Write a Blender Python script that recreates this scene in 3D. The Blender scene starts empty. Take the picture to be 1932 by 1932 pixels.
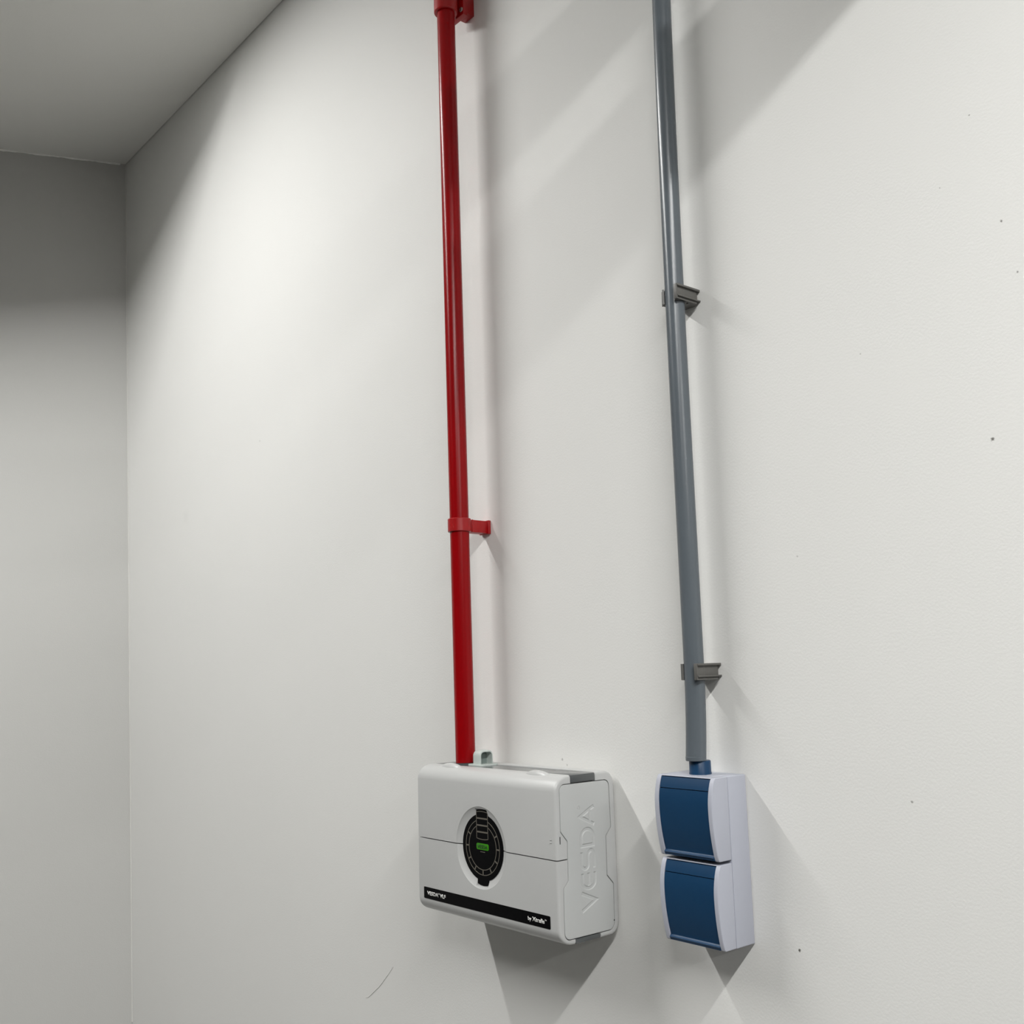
import bpy, bmesh, math, random
from mathutils import Vector, Matrix

# ------------------------------------------------------------------ camera, world, exposure, lamps
SC = bpy.context.scene
COL = SC.collection
ZO = 1.40                      # measured heights are relative to a line 1.40 m above the floor
CEIL = 1.4509                  # ceiling, in those relative heights

cam_d = bpy.data.cameras.new('camera')
cam_d.sensor_width = 36.0
cam_d.lens = 1970.12 / 1932 * 36.0
cam_d.clip_start = 0.02
cam = bpy.data.objects.new('camera', cam_d)
COL.objects.link(cam)
yaw, pitch, roll = -0.86673, 0.14769, -0.02816
fw = Vector((math.sin(yaw) * math.cos(pitch), math.cos(yaw) * math.cos(pitch), math.sin(pitch)))
r0 = fw.cross(Vector((0, 0, 1))).normalized()
u0 = r0.cross(fw)
rt = math.cos(roll) * r0 + math.sin(roll) * u0
up = -math.sin(roll) * r0 + math.cos(roll) * u0
cam.matrix_world = Matrix((
    (rt.x, up.x, -fw.x, 1.10741),
    (rt.y, up.y, -fw.y, -0.86385),
    (rt.z, up.z, -fw.z, 0.18908 + ZO),
    (0, 0, 0, 1)))
SC.camera = cam

wd = bpy.data.worlds.new('world')
SC.world = wd
wd.use_nodes = True
wd.node_tree.nodes['Background'].inputs[0].default_value = (0.9, 0.95, 1.0, 1)
wd.node_tree.nodes['Background'].inputs[1].default_value = 0.0

SC.view_settings.view_transform = 'Standard'
SC.view_settings.look = 'None'
SC.view_settings.exposure = 0.06
SC.view_settings.gamma = 1.0
SC.view_settings.use_curve_mapping = False

LAMP_W = 0.045
# x, y of the end near the wall, length, height of the glowing strip, watts
LAMPS = [(-0.66, -0.46, 1.50, 1.446, 29.0), (1.57, -0.42, 1.50, 1.300, 46.5), (3.60, -0.42, 1.50, 1.300, 46.5)]  # the last lamp is unseen, added to fill the right side
for lx, ly, ll, lz, watts in LAMPS:
    ld = bpy.data.lights.new('strip_light', 'AREA')
    ld.shape = 'RECTANGLE'
    ld.size = LAMP_W
    ld.size_y = ll
    ld.energy = watts
    ld.color = (1.0, 0.993, 0.978)
    lo = bpy.data.objects.new('strip_light', ld)
    lo.location = (lx, ly - ll / 2, lz - 0.002 + ZO)
    COL.objects.link(lo)


# ------------------------------------------------------------------ materials
def srgb(r, g, b):
    f = lambda c: (c / 255 / 12.92) if c / 255 <= 0.04045 else ((c / 255 + 0.055) / 1.055) ** 2.4
    return (f(r), f(g), f(b), 1.0)


def mat(name, col, rough=0.5, spec=0.5, metal=0.0, noise=0.0, nscale=60.0, bump=0.0, bscale=400.0, emit=None, coat=0.0):
    m = bpy.data.materials.new(name)
    m.use_nodes = True
    nt = m.node_tree
    b = nt.nodes['Principled BSDF']
    b.inputs['Base Color'].default_value = col
    b.inputs['Roughness'].default_value = rough
    b.inputs['Specular IOR Level'].default_value = spec
    b.inputs['Metallic'].default_value = metal
    b.inputs['Coat Weight'].default_value = coat
    b.inputs['Coat Roughness'].default_value = 0.12
    if emit:
        b.inputs['Emission Color'].default_value = emit[0]
        b.inputs['Emission Strength'].default_value = emit[1]
    geo = nt.nodes.new('ShaderNodeNewGeometry')
    if noise > 0:
        n = nt.nodes.new('ShaderNodeTexNoise')
        n.inputs['Scale'].default_value = nscale
        n.inputs['Detail'].default_value = 4
        nt.links.new(geo.outputs['Position'], n.inputs['Vector'])
        mx = nt.nodes.new('ShaderNodeMix')
        mx.data_type = 'RGBA'
        mx.inputs[6].default_value = tuple(c * (1 - noise) for c in col[:3]) + (1,)
        mx.inputs[7].default_value = tuple(min(1, c * (1 + noise)) for c in col[:3]) + (1,)
        nt.links.new(n.outputs['Fac'], mx.inputs[0])
        nt.links.new(mx.outputs[2], b.inputs['Base Color'])
    if bump > 0:
        n2 = nt.nodes.new('ShaderNodeTexNoise')
        n2.inputs['Scale'].default_value = bscale
        n2.inputs['Detail'].default_value = 3
        nt.links.new(geo.outputs['Position'], n2.inputs['Vector'])
        bp = nt.nodes.new('ShaderNodeBump')
        bp.inputs['Strength'].default_value = bump
        bp.inputs['Distance'].default_value = 0.001
        nt.links.new(n2.outputs['Fac'], bp.inputs['Height'])
        nt.links.new(bp.outputs['Normal'], b.inputs['Normal'])
    return m


def painted_wall(name, col, specks=(), smudges=(), rough_patch=None):
    """matt wall paint: fine roller stipple, a little uneven tone, and small dirt marks at given world points"""
    m = mat(name, col, rough=0.62, spec=0.25)
    nt = m.node_tree
    b = nt.nodes['Principled BSDF']
    N, Lk = nt.nodes.new, nt.links.new
    geo = nt.nodes['Geometry'] if 'Geometry' in nt.nodes else N('ShaderNodeNewGeometry')
    n = N('ShaderNodeTexNoise')
    n.inputs['Scale'].default_value = 2.3
    n.inputs['Detail'].default_value = 5
    Lk(geo.outputs['Position'], n.inputs['Vector'])
    mx = N('ShaderNodeMix')
    mx.data_type = 'RGBA'
    mx.inputs[6].default_value = tuple(c * 0.975 for c in col[:3]) + (1,)
    mx.inputs[7].default_value = tuple(min(1, c * 1.02) for c in col[:3]) + (1,)
    Lk(n.outputs['Fac'], mx.inputs[0])
    out = mx.outputs[2]
    for (p, r, dark, soft) in list(specks) + list(smudges):
        d = N('ShaderNodeVectorMath')
        d.operation = 'DISTANCE'
        d.inputs[1].default_value = p
        Lk(geo.outputs['Position'], d.inputs[0])
        nn = N('ShaderNodeTexNoise')
        nn.inputs['Scale'].default_value = 0.9 / r
        Lk(geo.outputs['Position'], nn.inputs['Vector'])
        ad = N('ShaderNodeMath')
        ad.operation = 'MULTIPLY_ADD'
        Lk(nn.outputs['Fac'], ad.inputs[0])
        ad.inputs[1].default_value = r * 1.2
        Lk(d.outputs['Value'], ad.inputs[2])
        mr = N('ShaderNodeMapRange')
        mr.interpolation_type = 'SMOOTHSTEP'
        mr.inputs[1].default_value = r * (1.6 - soft)
        mr.inputs[2].default_value = r * 1.6
        mr.inputs[3].default_value = dark
        mr.inputs[4].default_value = 0.0
        Lk(ad.outputs[0], mr.inputs[0])
        m2 = N('ShaderNodeMix')
        m2.data_type = 'RGBA'
        m2.inputs[7].default_value = (0.05, 0.045, 0.035, 1)
        Lk(mr.outputs[0], m2.inputs[0])
        Lk(out, m2.inputs[6])
        out = m2.outputs[2]
    Lk(out, b.inputs['Base Color'])
    n2 = N('ShaderNodeTexNoise')
    n2.inputs['Scale'].default_value = 420
    n2.inputs['Detail'].default_value = 2
    Lk(geo.outputs['Position'], n2.inputs['Vector'])
    n3 = N('ShaderNodeTexNoise')
    n3.inputs['Scale'].default_value = 9
    n3.inputs['Detail'].default_value = 3
    Lk(geo.outputs['Position'], n3.inputs['Vector'])
    ma = N('ShaderNodeMath')
    ma.operation = 'MULTIPLY_ADD'
    Lk(n3.outputs['Fac'], ma.inputs[0])
    ma.inputs[1].default_value = 1.0
    Lk(n2.outputs['Fac'], ma.inputs[2])
    bp = N('ShaderNodeBump')
    bp.inputs['Strength'].default_value = 0.16
    bp.inputs['Distance'].default_value = 0.0007
    Lk(ma.outputs[0], bp.inputs['Height'])
    Lk(bp.outputs['Normal'], b.inputs['Normal'])
    return m


def P(x, z, y=0.0):
    return (x, y, z + ZO)


SPECKS = [(P(.740, .551), .0016, .75, .8), (P(.749, .503), .0013, .7, .8), (P(.715, .367), .0022, .85, .7),
          (P(.615, .064), .0016, .6, .8), (P(.489, -.081), .0019, .9, .7), (P(.516, .288), .0016, .3, .9),
          (P(-.619, .613), .003, .3, 1.2), (P(.722, .655), .0010, .6, .8), (P(.170, .079), .0022, .45, .8),
          (P(.178, .073), .0016, .4, .8), (P(.690, .60), .0009, .4, .8), (P(.60, .47), .0012, .35, .8)]
SMUDGE = [(P(-.95, .515), .022, .06, 1.5), (P(.44, .205), .022, .05, 1.5), (P(-.02, -.15), .03, .07, 1.5)]

M = {}
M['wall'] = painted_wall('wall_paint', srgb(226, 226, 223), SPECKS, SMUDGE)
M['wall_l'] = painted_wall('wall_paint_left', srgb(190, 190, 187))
M['wall_far'] = mat('far_wall_paint', srgb(120, 121, 121), 0.6)
M['ceil'] = painted_wall('ceiling_paint', srgb(228, 228, 224))
M['bead'] = mat('filler_bead', srgb(212, 212, 208), 0.6, 0.2)
M['bead_l'] = mat('ceiling_filler', srgb(238, 238, 234), 0.5, 0.3)
M['floor'] = mat('floor_screed', srgb(120, 119, 117), 0.5, noise=0.08, nscale=6)
M['white'] = mat('white_abs', srgb(187, 188, 187), 0.33, 0.45, bump=0.04, bscale=900)
M['panel'] = mat('panel_abs', srgb(186, 188, 187), 0.45, 0.4, bump=0.05, bscale=900)
M['grey'] = mat('dark_grey_seal', srgb(80, 83, 84), 0.18, 0.7)
M['core'] = mat('recess_dark', srgb(38, 38, 40), 0.7)  # near-black that puts shade into gaps and slots
M['black'] = mat('gloss_black', srgb(4, 4, 6), 0.22, 0.08)
M['print'] = mat('grey_print', srgb(98, 94, 86), 0.6, 0.2)
M['wprint'] = mat('white_print', srgb(225, 225, 222), 0.6)
M['led'] = mat('green_led', srgb(45, 110, 12), 0.4, 0.2, emit=(srgb(70, 190, 10), 0.10))
M['ledtext'] = mat('dark_green_print', srgb(8, 50, 5), 0.5)
M['hood'] = mat('grey_green_abs', srgb(186, 194, 190), 0.42, 0.4)
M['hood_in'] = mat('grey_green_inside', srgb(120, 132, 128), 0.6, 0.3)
M['red'] = mat('red_pvc', srgb(140, 3, 9), 0.25, 0.22, noise=0.04, nscale=30)
M['redclip'] = mat('red_clip', srgb(156, 5, 11), 0.34, 0.5)
M['pvc'] = mat('grey_pvc', srgb(90, 97, 103), 0.27, 0.5, noise=0.05, nscale=18)
M['clip'] = mat('grey_clip', srgb(94, 93, 90), 0.45, 0.4)
M['lilac'] = mat('pale_grey_abs', srgb(174, 177, 188), 0.45, 0.4, bump=0.08, bscale=1500)
M['blue'] = mat('dark_blue_abs', srgb(13, 54, 87), 0.36, 0.35, noise=0.05, nscale=60, bump=0.05, bscale=1300)
M['steel'] = mat('zinc_steel', srgb(170, 170, 165), 0.4, metal=0.9)
M['lampbody'] = mat('lamp_body', srgb(225, 225, 222), 0.5)
M['diff'] = mat('lamp_diffuser', srgb(240, 240, 235), 0.5, emit=((1, .985, .955, 1), 3.0))


# ------------------------------------------------------------------ mesh helpers (all coordinates relative, z + ZO in the world)
def to_mesh(bm, name, smooth=None):
    bmesh.ops.recalc_face_normals(bm, faces=bm.faces)
    me = bpy.data.meshes.new(name)
    bm.to_mesh(me)
    bm.free()
    if smooth is not None:
        shade(me, smooth)
    return me


def shade(me, deg):
    if deg <= 0:
        return
    for p in me.polygons:
        p.use_smooth = True
    b = bmesh.new()
    b.from_mesh(me)
    lim = math.radians(deg)
    for e in b.edges:
        if len(e.link_faces) == 2:
            e.smooth = e.calc_face_angle(3.2) < lim
        else:
            e.smooth = False
    b.to_mesh(me)
    b.free()


def thing(name, label, cat, base, group=None):
    o = bpy.data.objects.new(name, None)
    o.empty_display_size = 0.02
    o.location = (base[0], base[1], base[2] + ZO)
    COL.objects.link(o)
    o['label'] = label
    o['category'] = cat
    if group:
        o['group'] = group
    BASE[o.name] = Vector(base)
    return o


BASE = {}


def obj(name, me, m, parent=None, label=None, kind=None):
    """links one mesh built in relative coordinates; children share the origin of their thing"""
    o = bpy.data.objects.new(name, me)
    COL.objects.link(o)
    if m is not None:
        me.materials.clear()
        me.materials.append(m)
    if parent is None:
        me.transform(Matrix.Translation((0, 0, ZO)))
    else:
        base = BASE[parent.name]
        me.transform(Matrix.Translation(-base))
        o.parent = parent
        BASE[o.name] = base
    if label:
        o['label'] = label
    if kind:
        o['kind'] = kind
    return o


def box_bm(x0, x1, y0, y1, z0, z1, bev=0.0, seg=2):
    bm = bmesh.new()
    v = [bm.verts.new(c) for c in ((x0, y0, z0), (x1, y0, z0), (x1, y1, z0), (x0, y1, z0),
                                   (x0, y0, z1), (x1, y0, z1), (x1, y1, z1), (x0, y1, z1))]
    for f in ((0, 3, 2, 1), (4, 5, 6, 7), (0, 1, 5, 4), (1, 2, 6, 5), (2, 3, 7, 6), (3, 0, 4, 7)):
        bm.faces.new([v[i] for i in f])
    if bev > 0:
        bmesh.ops.bevel(bm, geom=list(bm.edges), offset=bev, segments=seg, profile=0.5, affect='EDGES')
    return bm


def box(x0, x1, y0, y1, z0, z1, bev=0.0, seg=2, name='box'):
    return to_mesh(box_bm(x0, x1, y0, y1, z0, z1, bev, seg), name, 35 if bev else 0)


def round_poly(pts, n=5):
    """pts: (a, b, radius) -> polygon with rounded corners"""
    out = []
    k = len(pts)
    for i in range(k):
        a, b, r = pts[i]
        p = Vector((a, b))
        q = Vector(pts[i - 1][:2])
        s = Vector(pts[(i + 1) % k][:2])
        if r <= 0:
            out.append((a, b))
            continue
        d1, d2 = (q - p).normalized(), (s - p).normalized()
        ang = d1.angle(d2)
        t = min(r / math.tan(ang / 2), (q - p).length * .49, (s - p).length * .49)
        rr = t * math.tan(ang / 2)
        c = p + (d1 + d2).normalized() * (rr / math.sin(ang / 2))
        v0, v1 = p + d1 * t - c, p + d2 * t - c
        a0 = math.atan2(v0.y, v0.x)
        da = math.atan2(v1.y, v1.x) - a0
        while da > math.pi:
            da -= 2 * math.pi
        while da < -math.pi:
            da += 2 * math.pi
        for j in range(n + 1):
            w = a0 + da * j / n
            out.append((c.x + rr * math.cos(w), c.y + rr * math.sin(w)))
    return out


def offset_poly(pts, d):
    """moves every vertex of a closed polygon inwards by d (miter)"""
    k = len(pts)
    area = sum(pts[i - 1][0] * pts[i][1] - pts[i][0] * pts[i - 1][1] for i in range(k))
    s = 1 if area > 0 else -1
    out = []
    for i in range(k):
        p, q, r = Vector(pts[i]), Vector(pts[i - 1]), Vector(pts[(i + 1) % k])
        e1, e2 = p - q, r - p
        if e1.length < 1e-9:
            e1 = e2
        if e2.length < 1e-9:
            e2 = e1
        e1.normalize()
        e2.normalize()
        n1, n2 = Vector((-e1.y, e1.x)) * s, Vector((-e2.y, e2.x)) * s
        n = (n1 + n2)
        n = n / max(0.3, n.length_squared / 2) if n.length > 1e-6 else n1
        out.append((p.x + n.x * d, p.y + n.y * d))
    return out


def loft(sections, axis, name='loft', smooth=30, cap=True):
    """sections: list of (position along axis, polygon). axis x: polygon is (y,z); y: (x,z); z: (x,y)"""
    bm = bmesh.new()
    rings = []
    for a, poly in sections:
        ring = []
        for (p, q) in poly:
            c = {'x': (a, p, q), 'y': (p, a, q), 'z': (p, q, a)}[axis]
            ring.append(bm.verts.new(c))
        rings.append(ring)
    k = len(rings[0])
    for r1, r2 in zip(rings, rings[1:]):
        for i in range(k):
            bm.faces.new((r1[i], r1[(i + 1) % k], r2[(i + 1) % k], r2[i]))
    if cap:
        bm.faces.new(rings[0])
        bm.faces.new(rings[-1])
    return to_mesh(bm, name, smooth)


def slab(poly, axis, a0, a1, bev=0.0, name='slab', smooth=30, both=False):
    """polygon extruded along an axis; the a1 end (both ends if asked) gets a small rounded edge"""
    if bev <= 0:
        return loft([(a0, poly), (a1, poly)], axis, name, smooth)
    s = 1 if a1 > a0 else -1
    end = [(a1 - s * bev * (1 - math.sin(t)), offset_poly(poly, bev * (1 - math.cos(t)))) for t in
           (0, math.pi / 8, math.pi / 4, math.pi * 3 / 8, math.pi / 2)]
    start = [(a0, poly)]
    if both:
        start = [(a0 + s * bev * (1 - math.sin(t)), offset_poly(poly, bev * (1 - math.cos(t)))) for t in
                 (math.pi / 2, math.pi / 4, 0)]
    return loft(start + end, axis, name, smooth)


def tube(path, radii, seg=32, name='tube', cap=True):
    bm = bmesh.new()
    rings = []
    if not isinstance(radii, (list, tuple)):
        radii = [radii] * len(path)
    pts = [Vector(p) for p in path]
    ref = Vector((0.0123, 1, 0.021))
    for i, p in enumerate(pts):
        t = (pts[min(i + 1, len(pts) - 1)] - pts[max(i - 1, 0)])
        if t.length < 1e-9:
            t = Vector((0, 0, 1))
        t.normalize()
        a = (ref - t * ref.dot(t)).normalized()
        b = t.cross(a)
        rings.append([bm.verts.new(p + (a * math.cos(w) + b * math.sin(w)) * radii[i]) for w in
                      (2 * math.pi * j / seg for j in range(seg))])
    for r1, r2 in zip(rings, rings[1:]):
        for i in range(seg):
            bm.faces.new((r1[i], r1[(i + 1) % seg], r2[(i + 1) % seg], r2[i]))
    if cap:
        bm.faces.new(rings[0])
        bm.faces.new(rings[-1])
    return to_mesh(bm, name, 40)


def joined(meshes, name, smooth=30):
    bm = bmesh.new()
    for me in meshes:
        bm.from_mesh(me)
        bpy.data.meshes.remove(me)
    me = bpy.data.meshes.new(name)
    bm.to_mesh(me)
    bm.free()
    shade(me, smooth)
    return me


def boolean(me, cutter, op='DIFFERENCE', smooth=30):
    a = bpy.data.objects.new('work_a', me)
    b = bpy.data.objects.new('work_b', cutter)
    COL.objects.link(a)
    COL.objects.link(b)
    md = a.modifiers.new('b', 'BOOLEAN')
    md.operation = op
    md.object = b
    md.solver = 'EXACT'
    dg = bpy.context.evaluated_depsgraph_get()
    dg.update()
    res = bpy.data.meshes.new_from_object(a.evaluated_get(dg))
    bpy.data.objects.remove(a)
    bpy.data.objects.remove(b)
    bpy.data.meshes.remove(me)
    bpy.data.meshes.remove(cutter)
    shade(res, smooth)
    return res


def text_mesh(s, x0, x1, z0, z1, y, bold=0.0, extr=0.0002):
    """lettering on a face that looks towards -y, fitted into the given rectangle"""
    cu = bpy.data.curves.new('text', 'FONT')
    cu.body = s
    cu.size = 1.0
    cu.offset = bold
    cu.resolution_u = 3
    o = bpy.data.objects.new('work_text', cu)
    COL.objects.link(o)
    dg = bpy.context.evaluated_depsgraph_get()
    dg.update()
    me = bpy.data.meshes.new_from_object(o.evaluated_get(dg))
    bpy.data.objects.remove(o)
    bpy.data.curves.remove(cu)
    xs = [v.co.x for v in me.vertices]
    ys = [v.co.y for v in me.vertices]
    ax, bx_, ay, by_ = min(xs), max(xs), min(ys), max(ys)
    for v in me.vertices:
        v.co = Vector((x0 + (v.co.x - ax) / (bx_ - ax) * (x1 - x0), y, z0 + (v.co.y - ay) / (by_ - ay) * (z1 - z0)))
    bm = bmesh.new()
    bm.from_mesh(me)
    r = bmesh.ops.extrude_face_region(bm, geom=list(bm.faces))
    for e in r['geom']:
        if isinstance(e, bmesh.types.BMVert):
            e.co.y -= extr
    bm.to_mesh(me)
    bm.free()
    return me


def ellipse_rect(y0, y1, z0, z1, fr, bk, n=8):
    """(y,z) outline of the box: elliptical corners, front is y0 (fr = ry, rz), back is y1"""
    pts = []
    for (cy, cz, ry, rz, a0) in ((y0 + fr[0], z0 + fr[1], fr[0], fr[1], 180), (y1 - bk[0], z0 + bk[1], bk[0], bk[1], 270),
                                 (y1 - bk[0], z1 - bk[1], bk[0], bk[1], 0), (y0 + fr[0], z1 - fr[1], fr[0], fr[1], 90)):
        for j in range(n + 1):
            w = math.radians(a0 + 90 * j / n)
            pts.append((cy + ry * math.cos(w), cz + rz * math.sin(w)))
    return pts


# ------------------------------------------------------------------ the room
def quad_wall(name, pts, m, thick):
    """flat wall from a polygon in space with a thickness away from the room"""
    bm = bmesh.new()
    n = Vector(thick)
    a = [bm.verts.new(p) for p in pts]
    b = [bm.verts.new(Vector(p) + n) for p in pts]
    bm.faces.new(a)
    bm.faces.new(b[::-1])
    k = len(pts)
    for i in range(k):
        bm.faces.new((a[i], a[(i + 1) % k], b[(i + 1) % k], b[i]))
    return obj(name, to_mesh(bm, name), m, None, kind='structure')


def xl(y, z):                                   # the left wall: splayed and a little out of plumb
    return -1.3535 + 0.0915 * (1.4516 - z) + 0.392 * y


FL = -ZO
YB, XR = -7.0, 6.6
wb = quad_wall('wall_back', [(xl(0, FL), 0, FL), (XR, 0, FL), (XR, 0, CEIL + .06), (xl(0, CEIL + .06), 0, CEIL + .06)], M['wall'], (0, .12, 0))
BASE[wb.name] = Vector((0, 0, 0)) - Vector((0, 0, ZO))
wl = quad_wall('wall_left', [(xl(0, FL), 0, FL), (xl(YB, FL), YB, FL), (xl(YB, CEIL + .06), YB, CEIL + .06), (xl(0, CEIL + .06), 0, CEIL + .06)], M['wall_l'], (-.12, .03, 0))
quad_wall('wall_right', [(XR, 0, FL), (XR, YB, FL), (XR, YB, CEIL + .06), (XR, 0, CEIL + .06)], M['wall_far'], (.12, 0, 0))
quad_wall('wall_front', [(xl(YB, FL), YB, FL), (XR, YB, FL), (XR, YB, CEIL + .06), (xl(YB, CEIL + .06), YB, CEIL + .06)], M['wall_far'], (0, -.12, 0))
quad_wall('floor', [(xl(0, FL) - .3, .1, FL), (XR + .1, .1, FL), (XR + .1, YB - .1, FL), (xl(YB, FL) - .3, YB - .1, FL)], M['floor'], (0, 0, -.1))
G = 0.0012                                       # the hairline joint where the ceiling meets the back wall
quad_wall('ceiling', [(xl(-G, CEIL) - .02, -G, CEIL), (XR, -G, CEIL), (XR, YB, CEIL), (xl(YB, CEIL) - .02, YB, CEIL)], M['ceil'], (0, 0, .05))
# filler bead where the ceiling meets the left wall, and down the corner
rnd = random.Random(4)
pth, rad = [], []
for i in range(90):
    y = -0.012 - i * 0.006
    pth.append((xl(y, CEIL) + .0004 + rnd.uniform(-.0004, .0004), y, CEIL - .0006 + rnd.uniform(-.0006, .0004)))
    rad.append(0.0022 + 0.0009 * math.sin(i * .5) + rnd.uniform(-.0004, .0006))
obj('trim_1', tube(pth, rad, 8, 'trim_1'), M['bead_l'], None, kind='structure')
pth, rad = [], []
for i in range(120):
    z = CEIL - .004 - i * 0.0165
    pth.append((xl(0, z) + .0004, -.0006, z))
    rad.append(0.0013 + rnd.uniform(-.0003, .0003))
obj('trim_2', tube(pth, rad, 8, 'trim_2'), M['bead'], None, kind='structure')
# a raised scratch in the paint and a hair crack, parts of the back wall


def wall_line(name, pts, r, m):
    me = tube([(x, -0.0001, z + ZO) for x, z in pts], [r * (.4 + .6 * math.sin(math.pi * (i + .5) / len(pts))) for i in range(len(pts))], 6, name)
    o = bpy.data.objects.new(name, me)
    me.materials.append(m)
    COL.objects.link(o)
    o.parent = wb


wall_line('paint_scratch', [(-.1968, -.2245), (-.2061, -.2340), (-.2161, -.2431), (-.2252, -.2515), (-.2342, -.2590), (-.2410, -.2638), (-.2470, -.2680), (-.2555, -.2741), (-.2625, -.2788), (-.2699, -.2808)], .0006, M['bead'])

# ------------------------------------------------------------------ the smoke detector unit
W_, D_ = 0.256, 0.092
Z0, Z1 = -0.1035, 0.0717
dev = thing('smoke_detector', 'white wall-mounted smoke detector box with round black display under the red pipe', 'smoke detector', (W_ / 2, 0, Z0))
PROF = ellipse_rect(-D_, -0.0012, Z0, Z1, (.021, .0165), (.013, .016), 8)


def body(inset=0.0, edge=0.003):
    prof = offset_poly(PROF, inset) if inset else PROF
    x0, x1 = inset, W_ - inset
    st = []
    for t in (90, 60, 30, 0):
        a = math.radians(t)
        st.append((x0 + edge * (1 - math.cos(a)), offset_poly(prof, edge * (1 - math.cos(math.pi / 2 - a)) if t else 0)))
    # quarter round: at the end face the outline is inset by `edge`
    st = [(x0 + edge * (1 - math.sin(math.radians(t))), offset_poly(prof, edge * (1 - math.cos(math.radians(t))))) for t in (90, 67, 45, 22, 0)]
    en = [(x1 - edge * (1 - math.sin(math.radians(t))), offset_poly(prof, edge * (1 - math.cos(math.radians(t))))) for t in (0, 22, 45, 67, 90)]
    return loft(st + en, 'x', 'body', 30)


PANEL = [(-.0850, .0622, .0065), (-.0108, .0618, .0065), (-.0100, .0108, .002), (-.0182, .0020, .003), (-.0186, -.0400, .003),
         (-.0092, -.0500, .002), (-.0098, -.0975, .008), (-.0838, -.0972, .0075), (-.0834, -.0452, .002), (-.0762, -.0380, .003),
         (-.0757, .0030, .004), (-.0852, .0140, .002)]
PP = round_poly(PANEL, 5)


def pocket():
    return slab(offset_poly(PP, -.0009), 'x', W_ - .004, W_ + .01, name='pocket')


RC = Vector((0.1257, -0.0155))                    # centre of the round display


def circ(r, n=72, c=RC):
    return [(c.x + r * math.cos(2 * math.pi * i / n), c.y + r * math.sin(2 * math.pi * i / n)) for i in range(n)]


DISH_Y = -D_ + .0036


def dish():
    return loft([(-D_ - .002, circ(.0466)), (-D_ + .0003, circ(.0459)), (-D_ + .0007, circ(.0452)), (DISH_Y, circ(.0382))], 'y', 'dish', 30)


def notch(sz):
    a, b = (.0300, .0432) if sz > 0 else (-.0432, -.0300)
    return box(RC.x - .0108, RC.x + .0108, -D_ - .002, DISH_Y, RC.y + a, RC.y + b)


SEAM = -0.0155
for top in (True, False):
    me = body()
    bx = box(-.1, .4, -.2, -.0690, SEAM + .0006, .2) if top else box(-.1, .4, -.2, -.0690, -.3, SEAM - .0006)
    me = boolean(me, bx, 'INTERSECT')
    me = boolean(me, pocket())
    me = boolean(me, dish())
    me = boolean(me, notch(1 if top else -1))
    c = obj('front_cover', me, M['white'], dev)
me = joined([box(.0009, W_ - .0044, -.0682, -.0318, Z0 + .0009, Z1 - .0009),
             box(.2, W_ + .0001, -.0684, -.0316, .0632, Z1 - .0002, .0009), box(.2, W_ + .0001, -.0684, -.0316, Z0 + .0002, -.0982, .0009)], 'seal_band')
obj('seal_band', me, M['grey'], dev, label='dark grey band between the front and rear shells')
me = boolean(body(), box(-.1, .4, -.0310, .1, -.3, .3), 'INTERSECT')
obj('rear_shell', boolean(me, pocket()), M['white'], dev)
obj('dark_filler', box(.006, W_ - .0046, -.0860, -.006, Z0 + .006, Z1 - .006), M['core'], dev)  # filler block, coloured dark so the seams look shaded


# side panel with the sunk lettering; letters read upwards, their tops towards the front
def lp(u, v):
    """letter space (u along the word, v from foot to head) -> (y, z) on the side face"""
    return (-.0349 - v * .0226, u)


def stroke_prism(path, hw, closed=False):
    """tapered groove cutter along a path of (y,z)"""
    pts = [Vector(p) for p in path]
    k = len(pts)
    nrm = []
    for i in range(k):
        if closed:
            e1, e2 = pts[i] - pts[i - 1], pts[(i + 1) % k] - pts[i]
        else:
            e1 = pts[i] - pts[i - 1] if i else pts[1] - pts[0]
            e2 = pts[i + 1] - pts[i] if i < k - 1 else pts[i] - pts[i - 1]
        e1, e2 = e1.normalized(), e2.normalized()
        n = Vector((-e1.y, e1.x)) + Vector((-e2.y, e2.x))
        nrm.append(n / max(.35, n.length_squared / 2))
    bm = bmesh.new()
    rows = []
    for x, w, ex in ((W_ + .0006, hw + .0008, .0008), (W_ - .0007, hw - .0009, -.0009)):
        L, R = [], []
        for i in range(k):
            p = pts[i].copy()
            if not closed and i == 0:
                p -= (pts[1] - pts[0]).normalized() * ex
            if not closed and i == k - 1:
                p += (pts[-1] - pts[-2]).normalized() * ex
            a, b = p + nrm[i] * w, p - nrm[i] * w
            L.append(bm.verts.new((x, a.x, a.y)))
            R.append(bm.verts.new((x, b.x, b.y)))
        rows.append((L, R))
    (L0, R0), (L1, R1) = rows
    rng = range(k) if closed else range(k - 1)
    for i in rng:
        j = (i + 1) % k
        bm.faces.new((L0[i], L0[j], R0[j], R0[i]))
        bm.faces.new((L1[i], R1[i], R1[j], L1[j]))
        bm.faces.new((L0[i], L1[i], L1[j], L0[j]))
        bm.faces.new((R0[i], R0[j], R1[j], R1[i]))
    if not closed:
        for i in (0, k - 1):
            bm.faces.new((L0[i], R0[i], R1[i], L1[i]))
    return to_mesh(bm, 'groove')


def arc(cu, cv, ru, rv, a0, a1, n=10):
    return [lp(cu + ru * math.cos(math.radians(a0 + (a1 - a0) * i / n)), cv + rv * math.sin(math.radians(a0 + (a1 - a0) * i / n))) for i in range(n + 1)]


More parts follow.
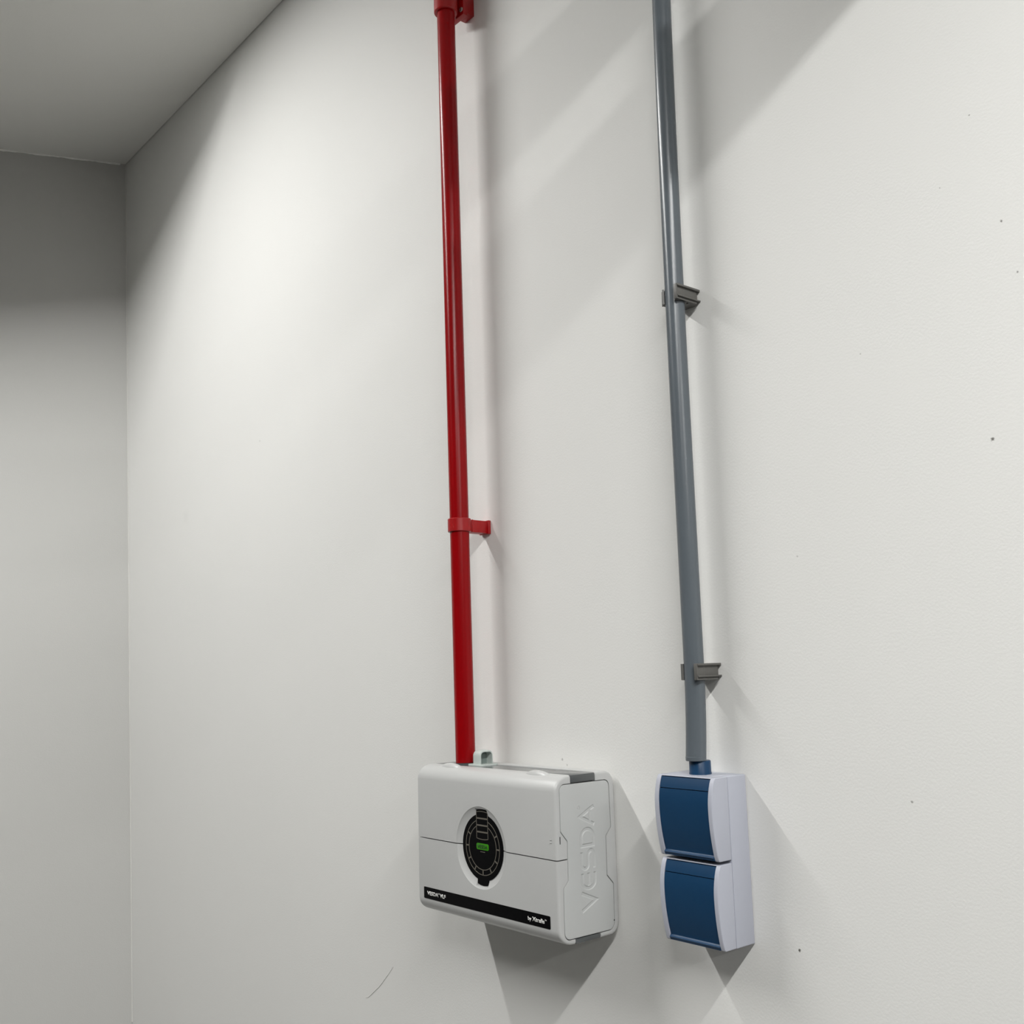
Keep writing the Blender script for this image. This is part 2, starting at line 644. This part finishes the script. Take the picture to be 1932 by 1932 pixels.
HW = .0021
me = slab(PP, 'x', W_ - .0038, W_ + .0001, .0005, 'side_panel', 25)
strokes = []
strokes.append(([lp(-.0722, 1), lp(-.0624, .06), lp(-.0536, 1)], False))                               # V
strokes.append(([lp(-.0335, .09)] + arc(-.0425, .5, .0068, .41, -90, -270, 14) + [lp(-.0335, .91)], False))   # rounded E
strokes.append(([lp(-.0335, .5), lp(-.0470, .5)], False))
S = [lp(-.0290, .09)] + arc(-.0155, .295, .0050, .205, -90, 90, 10) + arc(-.0240, .705, .0048, .205, 270, 90, 10) + [lp(-.0112, .91)]
strokes.append((S, False))
strokes.append(([lp(-.0046, .09)] + arc(.0040, .5, .0085, .41, -90, 90, 14) + [lp(-.0046, .91)], True))       # D
strokes.append(([lp(.0165, 0), lp(.0263, .93), lp(.0361, 0)], False))                                  # A
strokes.append(([lp(.0200, .28), lp(.0326, .28)], False))
for path, closed in strokes:
    me = boolean(me, stroke_prism(path, HW, closed), 'DIFFERENCE', 20)
sp = obj('side_panel', me, M['panel'], dev, label='side panel with VESDA sunk into it')
obj('trademark_ring', tube([(W_ + .0001, -.0580 + .0018 * math.cos(a), .0365 + .0018 * math.sin(a)) for a in (2 * math.pi * i / 20 for i in range(21))], .0003, 6), M['panel'], sp)

# display disc with tabs
w = .0104
def tabbed():
    pts = []
    n = 96
    a_t = math.asin(w / .0373)
    for i in range(n + 1):
        a = -math.pi / 2 + a_t + (math.pi - 2 * a_t) * i / n
        pts.append((RC.x + .0373 * math.cos(a), RC.y + .0373 * math.sin(a)))
    pts += [(RC.x + w, RC.y + .0412), (RC.x + w * .5, RC.y + .0424), (RC.x, RC.y + .0428), (RC.x - w * .5, RC.y + .0424), (RC.x - w, RC.y + .0412)]
    for i in range(n + 1):
        a = math.pi / 2 + a_t + (math.pi - 2 * a_t) * i / n
        pts.append((RC.x + .0373 * math.cos(a), RC.y + .0373 * math.sin(a)))
    pts += [(RC.x - w, RC.y - .0412), (RC.x - w * .5, RC.y - .0424), (RC.x, RC.y - .0428), (RC.x + w * .5, RC.y - .0424), (RC.x + w, RC.y - .0412)]
    return pts


DY = DISH_Y - .0005
disp = obj('display', slab(tabbed(), 'y', DISH_Y + .002, DY, name='display', smooth=20), M['black'], dev)


def strip(pts, hw, y, closed=False):
    """thin flat printed line on the display"""
    bm = bmesh.new()
    v = [Vector(p) for p in pts]
    k = len(v)
    L, R = [], []
    for i in range(k):
        e1 = v[i] - v[i - 1] if (closed or i) else v[1] - v[0]
        e2 = v[(i + 1) % k] - v[i] if (closed or i < k - 1) else e1
        e1, e2 = e1.normalized(), e2.normalized()
        n = Vector((-e1.y, e1.x)) + Vector((-e2.y, e2.x))
        n = n / max(.4, n.length_squared / 2)
        a, b = v[i] + n * hw, v[i] - n * hw
        L.append(bm.verts.new((a.x, y, a.y)))
        R.append(bm.verts.new((b.x, y, b.y)))
    for i in (range(k) if closed else range(k - 1)):
        j = (i + 1) % k
        bm.faces.new((L[i], L[j], R[j], R[i]))
    r = bmesh.ops.extrude_face_region(bm, geom=list(bm.faces))
    for e in r['geom']:
        if isinstance(e, bmesh.types.BMVert):
            e.co.y += .0002
    return to_mesh(bm, 'print')


PY = DY - .00025
pr = []
for r in (.0251, .0309):
    g = math.asin(.0106 / r)
    pr.append(strip([(RC.x + r * math.sin(a), RC.y + r * math.cos(a)) for a in (g + (2 * math.pi - 2 * g) * i / 90 for i in range(91))], .00042, PY))
for k in range(2, 11):
    a = math.radians(30 * k)
    pr.append(strip([(RC.x + r * math.sin(a), RC.y + r * math.cos(a)) for r in (.0253, .0307)], .0008, PY))
obj('dial_ring', joined(pr, 'dial_ring', 0), M['print'], disp)
pr = []
zt = [.0392, .0322, .0244, .0169, .0097]
for i, z in enumerate(zt):
    bow = .0010 if i == 0 else (-.0010 if i == 4 else 0)
    pr.append(strip([(RC.x - .0104, RC.y + z), (RC.x - .005, RC.y + z + bow * .8), (RC.x, RC.y + z + bow), (RC.x + .005, RC.y + z + bow * .8), (RC.x + .0104, RC.y + z)], .00085 if 0 < i < 4 else .0004, PY))
for s in (-1, 1):
    pr.append(strip([(RC.x + s * .0104, RC.y + zt[0]), (RC.x + s * .0104, RC.y + zt[-1])], .0004, PY))
obj('bar_scale', joined(pr, 'bar_scale', 0), M['print'], disp)
pill = round_poly([(RC.x - .0113, RC.y - .0036, .0022), (RC.x + .0113, RC.y - .0036, .0022), (RC.x + .0113, RC.y + .0036, .0022), (RC.x - .0113, RC.y + .0036, .0022)], 5)
pz = .0006
led = obj('status_light', slab([(x, z + pz) for x, z in pill], 'y', DY + .001, PY, .0002, 'status_light'), M['led'], disp, label='lit green status light')
obj('light_lettering', text_mesh('VESDA', RC.x - .0092, RC.x + .0092, RC.y + pz - .0021, RC.y + pz + .0021, PY - .0001, .02, .00015), M['ledtext'], disp)
obj('fine_print', strip([(RC.x - .0042, RC.y - .0052), (RC.x + .0042, RC.y - .0052)], .00035, PY), M['print'], disp)

# black label strip along the foot of the front
lab = round_poly([(.0122, -.0867, .0012), (.2427, -.0867, .0012), (.2427, -.0733, .0012), (.0122, -.0733, .0012)], 4)
ls = obj('label_strip', slab(lab, 'y', -D_ + .001, -D_ - .0003, name='label_strip'), M['black'], dev)
lt = [text_mesh('VESDA', .0190, .0420, -.0823, -.0777, -D_ - .0003, .025),
      text_mesh('VLF', .0452, .0566, -.0823, -.0777, -D_ - .0003, .025)]
lt.append(strip([(.0431 + .0006 * math.cos(a), -.0782 + .0006 * math.sin(a)) for a in (2 * math.pi * i / 10 for i in range(10))], .0002, -D_ - .0005, True))
obj('lettering', joined(lt, 'lettering', 0), M['wprint'], ls)
lt = [text_mesh('by', .2065, .2122, -.0836, -.0783, -D_ - .0003, .025),
      text_mesh('Xtralis', .2136, .2335, -.0823, -.0777, -D_ - .0003, .025),
      text_mesh('TM', .2340, .2366, -.0789, -.0776, -D_ - .0003, .0)]
obj('lettering', joined(lt, 'lettering', 0), M['wprint'], ls)

# finger pads on the top edge, slot and pinhole on the side, small arrow marks
for cx in (.0505, .2105):
    bm = bmesh.new()
    rows = []
    for i in range(17):
        t = -1 + 2 * i / 16
        h = .0036 * (1 - t * t) ** .8
        wy = .0018 + .0040 * (1 - t * t) ** .5
        rows.append([bm.verts.new((cx + t * .0215, -.0752 + wy * math.cos(a), Z1 - .0040 + (h + .0038 * (1 - t * t) ** .3) * math.sin(a))) for a in (math.pi * j / 8 for j in range(9))])
    for r1, r2 in zip(rows, rows[1:]):
        for j in range(8):
            bm.faces.new((r1[j], r1[j + 1], r2[j + 1], r2[j]))
    obj('finger_pad', to_mesh(bm, 'finger_pad', 40), M['white'], dev)
obj('key_slot', box(W_ - .003, W_ + .0002, -.0872, -.0862, .0012, .0090), M['core'], dev, label='narrow dark slot')
sph = bmesh.new()
bmesh.ops.create_icosphere(sph, subdivisions=2, radius=.0009, matrix=Matrix.Translation((W_ - .0002, -.0100, -.0885)))
obj('pin_hole', to_mesh(sph, 'pin_hole', 60), M['core'], dev)
for dz in (.0050, .0020):
    obj('arrow_mark', slab([(.2462, dz), (.2490, dz + .0006), (.2462, dz + .0012)], 'y', -D_ + .001, -D_ - .0005, name='arrow_mark'), M['white'], dev)

# air outlet hood on the top
HX0, HX1, HY0, HY1 = .0630, .0770, -.0520, -.0300
hoodp = round_poly([(HY0, Z1, 0), (HY0, .0890, .0065), (HY1, .0890, .0065), (HY1, Z1, 0)], 6)
me = slab(hoodp, 'x', HX0, HX1, .002, 'hood', 30, both=True)
inn = round_poly([(HY0 + .0024, Z1 + .0006, 0), (HY0 + .0024, .0869, .0045), (HY1 - .0024, .0869, .0045), (HY1 - .0024, Z1 + .0006, 0)], 6)
me = boolean(me, slab(inn, 'x', HX0 + .003, HX1 + .02, name='c'), 'DIFFERENCE')
hood = obj('exhaust_hood', me, M['hood'], dev, label='pale grey-green hood open to one side')
obj('hood_flange', slab(round_poly([(HX0 - .007, HY0 - .003, .003), (HX1 + .007, HY0 - .003, .003), (HX1 + .007, HY1 + .003, .003), (HX0 - .007, HY1 + .003, .003)]), 'z', Z1 - .003, Z1 + .0008, .0005, 'hood_flange'), M['hood'], hood)
obj('hood_liner', box(HX0 + .0029, HX0 + .0034, HY0 + .0022, HY1 - .0022, Z1 + .0005, .0870), M['hood_in'], hood)
# inlet socket the red pipe stands in
obj('pipe_inlet', loft([(Z1 - .004, [(.0400 + .0150 * math.cos(a), -.045 + .0150 * math.sin(a)) for a in (2 * math.pi * i / 32 for i in range(32))]),
                        (Z1 + .0010, [(.0400 + .0150 * math.cos(a), -.045 + .0150 * math.sin(a)) for a in (2 * math.pi * i / 32 for i in range(32))])], 'z', 'pipe_inlet'), M['grey'], dev)

# ------------------------------------------------------------------ red sampling pipe and its clips
PYR = -.045


def redx(z):
    return .0404 - .0096 * z


zs = [Z1 + .0012 + (CEIL - .001 - Z1 - .0012) * i / 40 for i in range(41)]
rp = obj('red_pipe', tube([(redx(z), PYR, z) for z in zs], .0125, 48, 'red_pipe'), M['red'])
rp['label'] = 'glossy red plastic pipe rising from the detector box to the ceiling'
rp['category'] = 'pipe'


def ring_mesh(cx, cy, ro, ri, z0, z1, a0=0, a1=360, n=40, bev=.0006):
    """annulus (or part of one) extruded in z with softened rims"""
    full = abs(a1 - a0) >= 359.9
    m_ = n if full else n + 1
    bm = bmesh.new()
    prof = [(ri, z0), (ri, z1), (ro - bev, z1), (ro, z1 - bev), (ro, z0 + bev), (ro - bev, z0)]
    rows = []
    for i in range(m_):
        a = math.radians(a0 + (a1 - a0) * i / n)
        rows.append([bm.verts.new((cx + r * math.cos(a), cy + r * math.sin(a), z)) for r, z in prof])
    k = len(prof)
    for i in range(m_ if full else m_ - 1):
        r1, r2 = rows[i], rows[(i + 1) % m_]
        for j in range(k):
            bm.faces.new((r1[j], r1[(j + 1) % k], r2[(j + 1) % k], r2[j]))
    if not full:
        bm.faces.new(rows[0])
        bm.faces.new(rows[-1])
    return to_mesh(bm, 'ring', 35)


zc = .3735
cx = redx(zc)
k1 = thing('pipe_clip', 'narrow red ring clip holding the red pipe halfway up', 'pipe clip', (cx, 0, zc), 'red pipe clips')
obj('ring', ring_mesh(cx, PYR, .0152, .0126, zc - .0086, zc + .0086, n=48), M['redclip'], k1)
obj('stem', box(cx - .0075, cx + .0075, -.0318, -.004, zc - .0086, zc + .0078, .0008), M['redclip'], k1)
obj('base_plate', box(cx - .0098, cx + .0098, -.0048, -.0002, zc - .0095, zc + .0086, .0008), M['redclip'], k1)
obj('stem_rib', box(cx + .0072, cx + .0086, -.0305, -.0285, zc - .0086, zc + .0080, .0004), M['redclip'], k1)

zb = 1.0980
cx = redx(zb)
k2 = thing('pipe_clip', 'broad red saddle clamp with a screw at the top of the red pipe', 'pipe clip', (cx, 0, zb), 'red pipe clips')
obj('saddle', ring_mesh(cx, PYR, .0166, .0126, zb + .004, zb + .046, n=48, bev=.0012), M['redclip'], k2)
obj('flange', box(cx - .020, cx + .0160, -.0265, -.0185, zb + .0035, zb + .050, .0009), M['redclip'], k2)
obj('base_plate', box(cx - .013, cx + .008, -.0190, -.0002, zb + .014, zb + .046, .0009), M['redclip'], k2)
sc = bmesh.new()
bmesh.ops.create_uvsphere(sc, u_segments=20, v_segments=10, radius=.0034, matrix=Matrix.Translation((cx + .0118, -.0268, zb + .0118)) @ Matrix.Diagonal((1, .55, 1, 1)))
scr = obj('screw', to_mesh(sc, 'screw', 60), M['steel'], k2, label='bright screw head')
obj('screw_slot', box(cx + .0114, cx + .0122, -.0289, -.0283, zb + .0093, zb + .0143), M['core'], scr)

# ------------------------------------------------------------------ grey conduit and its clips
GZ0 = .0915


def gx(z):
    return .4010 + .0042 * max(0, (z - .45) / .5) ** 2 * (1 if z < 1.1 else 1) if z < .95 else .4010 + .0042 + (z - .95) * .0168 * .5


def gy(z):
    return -.0255 - .0045 * max(0, 1 - (z - GZ0) / .09) ** 2


zs = [GZ0 + (CEIL - .001 - GZ0) * i / 70 for i in range(71)]
gp = thing('grey_conduit', 'slim grey plastic conduit running down the wall into the blue socket box', 'conduit', (.4013, -.0255, GZ0))
obj('conduit_tube', tube([(gx(z), gy(z), z) for z in zs], .0104, 40, 'conduit_tube', cap=False), M['pvc'], gp)
obj('cut_end', ring_mesh(gx(GZ0), gy(GZ0), .0104, .0088, GZ0 - .0004, GZ0 + .004, n=36, bev=.0004), M['pvc'], gp)


def conduit_clip(zc, label, dx=0.0):
    cx, cy = gx(zc) + dx, -.0255
    t = thing('conduit_clip', label, 'conduit clip', (cx, 0, zc), 'grey conduit clips')
    h = .0083
    ro, ri = .0128, .0107
    # cradle: open towards the room
    obj('cradle', ring_mesh(cx, cy, ro, ri, zc - h, zc + h, -48, 228, 40, .0003), M['clip'], t)
    obj('base', box(cx - .0110, cx + .0110, -.0145, -.0004, zc - h, zc + h, .0005), M['clip'], t)
    for s in (-1, 1):
        yf = -.0372 if s > 0 else -.0290             # the far jaw is shorter
        wd_ = .0046 if s > 0 else .0036
        ab = lambda p, q: sorted((cx + s * p, cx + s * q))
        a, b = ab(.0106, .0127)
        j = obj('jaw', box(a, b, yf, -.0030, zc - h + .0012, zc + h - .0012, .0003), M['clip'], t)
        c, d = ab(.0106, .0106 + wd_)
        obj('rail', box(c, d, yf, -.0006, zc + h - .0022, zc + h, .0003), M['clip'], j)
        obj('rail', box(c, d, yf, -.0002, zc - h + .0030, zc - h + .0046, .0003), M['clip'], j)
        c, d = ab(.0106, .0106 + wd_ - .0012)
        obj('rail', box(c, d, yf, -.0050, zc - h, zc - h + .0014, .0003), M['clip'], j)
        c, d = ab(.0100, .0142)
        obj('lip', box(c, d, yf - .0008, yf + .0006, zc - h, zc + h, .0003), M['clip'], j)
    return t


conduit_clip(.5800, 'grey snap clip on the conduit well above the blue socket box', -.0005)
conduit_clip(.1795, 'grey snap clip on the conduit just above the blue socket box')

# ------------------------------------------------------------------ double socket box
SX0, SX1 = .3645, .4385
sk = thing('socket_box', 'double wall socket with two dark blue flaps in a pale grey housing', 'socket', ((SX0 + SX1) / 2, 0, -.0835))
obj('back_box', box(SX0, SX1, -.0284, -.0004, -.0835, .0775, .0011, 3), M['lilac'], sk)


def bulge(z0, z1, d=0.0, n=14, depth=.0548):
    """front outline of a cover from top to bottom, as (y, z)"""
    out = []
    for i in range(n + 1):
        t = i / n
        z = z1 + (z0 - z1) * t
        # fullest a third of the way down, leaning back below
        y = -(depth - d) + .0060 * max(0, (.36 - t) / .36) ** 2 + .0066 * max(0, (t - .36) / .64) ** 2
        out.append((y, z))
    return out


def cover_unit(z0, z1, dd):
    dep = .0548 - dd
    front = bulge(z0, z1, 0, 16, dep)
    prof = [(-.0290, z1)] + [(front[0][0] + .0016, z1)] + [(front[0][0], z1 - .0012)] + front[1:-1] + [(front[-1][0], z0 + .0012), (front[-1][0] + .0016, z0), (-.0290, z0)]
    inner = [(-.0290, z1 - .0002)] + [(y + .0036, z) for y, z in bulge(z0 + .0002, z1 - .0002, 0, 16, dep)] + [(-.0290, z0 + .0002)]
    fr = [slab(prof, 'x', SX0 + .0060, SX0 + .0002, .0010, 'cheek', 25), slab(prof, 'x', SX1 - .0048, SX1 - .0001, .0010, 'cheek', 25),
          slab(inner, 'x', SX0 + .0050, SX1 - .0040, 0, 'mid', 30)]
    # white strip that closes the cover above the flap
    f0 = front[0][0]
    fr.append(slab([(-.0290, z1), (f0 + .0012, z1), (f0 + .0004, z1 - .0008), (f0 + .0016, z1 - .0016), (-.0290, z1 - .0030)], 'x', SX0 + .0052, SX1 - .0042, 0, 'top', 30))
    cv = obj('cover', joined(fr, 'cover'), M['lilac'], sk)

    def face(z, extra=0.0):
        t = (z - z1) / (z0 - z1)
        return -dep + .0060 * max(0, (.36 - t) / .36) ** 2 + .0066 * max(0, (t - .36) / .64) ** 2 + extra
    la, lb = SX0 + .0062, SX1 - .0050
    zh = z1 - .0125
    # hinge strip
    pts = [(face(z, .0006), z) for z in (z1 - .0018, z1 - .005, z1 - .009, zh + .0004)]
    poly = pts + [(pts[-1][0] + .0040, zh + .0004), (pts[0][0] + .0040, z1 - .0018)]
    obj('hinge_strip', slab(poly, 'x', la, lb, 0, 'hinge_strip', 30), M['blue'], sk)
    # flap with a turned-out lip
    zl = z0 + .0070
    n = 16
    pts = [(face(zh - .0004 + (zl - zh + .0004) * i / n, .0006 + .0012 * (i / n) ** 3), zh - .0004 + (zl - zh + .0004) * i / n) for i in range(n + 1)]
    yl = pts[-1][0]
    pts += [(yl + .0001, zl - .0012), (yl - .0010, zl - .0024), (yl - .0017, zl - .0028), (yl - .0020, zl - .0034), (yl - .0014, zl - .0042), (yl - .0006, zl - .0062), (yl + .0006, zl - .0064)]
    back = [(yl + .0034, zl - .0064), (face(zh - .0004, .0042), zh - .0004)]
    obj('flap', slab(pts + back, 'x', la, lb, 0, 'flap', 25), M['blue'], sk, label='dark blue hinged flap')


cover_unit(-.0012, .0775, .0)
cover_unit(-.0832, -.0042, .0018)
cc = (.4008, -.0240)
ringp = lambda r: [(cc[0] + r * math.cos(2 * math.pi * i / 40), cc[1] + r * math.sin(2 * math.pi * i / 40)) for i in range(40)]
obj('conduit_collar', loft([(.0765, ringp(.0113)), (.0790, ringp(.0113)), (.0798, ringp(.0110)), (.0903, ringp(.0109)), (.0910, ringp(.0104)), (.0911, ringp(.0060))], 'z', 'conduit_collar', 35), M['blue'], sk, label='short blue collar')

# ------------------------------------------------------------------ what hangs above the picture and lights or shades the wall
for (lx, ly, ll, lz, watts), lb in zip(LAMPS, ('long trough light fixed to the ceiling nearest the left wall',
                                              'long trough light hanging on wires right of the band casters',
                                              'unseen trough light added as fill, hanging on wires farthest from the left wall')):
    t = thing('ceiling_light', lb, 'light', (lx, ly - ll / 2, CEIL), 'trough lights')
    hw = LAMP_W / 2
    top = min(lz + .03, CEIL - .0003)
    obj('housing', box(lx - .049, lx + .049, ly - ll - .004, ly + .004, lz + .002, top), M['lampbody'], t)
    for sx in (-1, 1):
        sd = (.036 if sx < 0 else .004) if lz > 1.4 else (.007 if sx < 0 else .0195)  # unseen skirts, depth on each side shaped to cut the lamp's sideways light
        x0, x1 = sorted((lx + sx * .0465, lx + sx * .049))
        obj('skirt', box(x0, x1, ly - ll - .004, ly + .004, lz - sd, lz + .002), M['lampbody'], t)
    if lz < 1.4:
        for yy in (ly - .2, ly - ll + .2):
            obj('hanger', tube([(lx, yy, top - .001), (lx, yy, CEIL - .0005)], .002, 8, 'hanger'), M['steel'], t)
    obj('diffuser', box(lx - hw, lx + hw, ly - ll, ly, lz - .001, lz + .0022), M['diff'], t)

# two unseen bars added near the ceiling to cast the diagonal wall bands
for zlo, zhi, ye, lb in ((1.002, 1.079, -.46, 'deep unseen white bar added right of the grey conduit to cast a shadow band'),
                         (1.122, 1.172, -.62, 'shallow unseen white bar added above the deep one to cast a shadow band')):
    t = thing('band_caster', lb, 'shadow caster', (.97, 0, zlo), 'unseen band casters')
    obj('caster_body', box(.950, .990, ye, -.0002, zlo, zhi - .004, .001), M['lampbody'], t)
    obj('caster_top', box(.949, .991, ye, -.0002, zhi - .0045, zhi, .001), M['lampbody'], t)
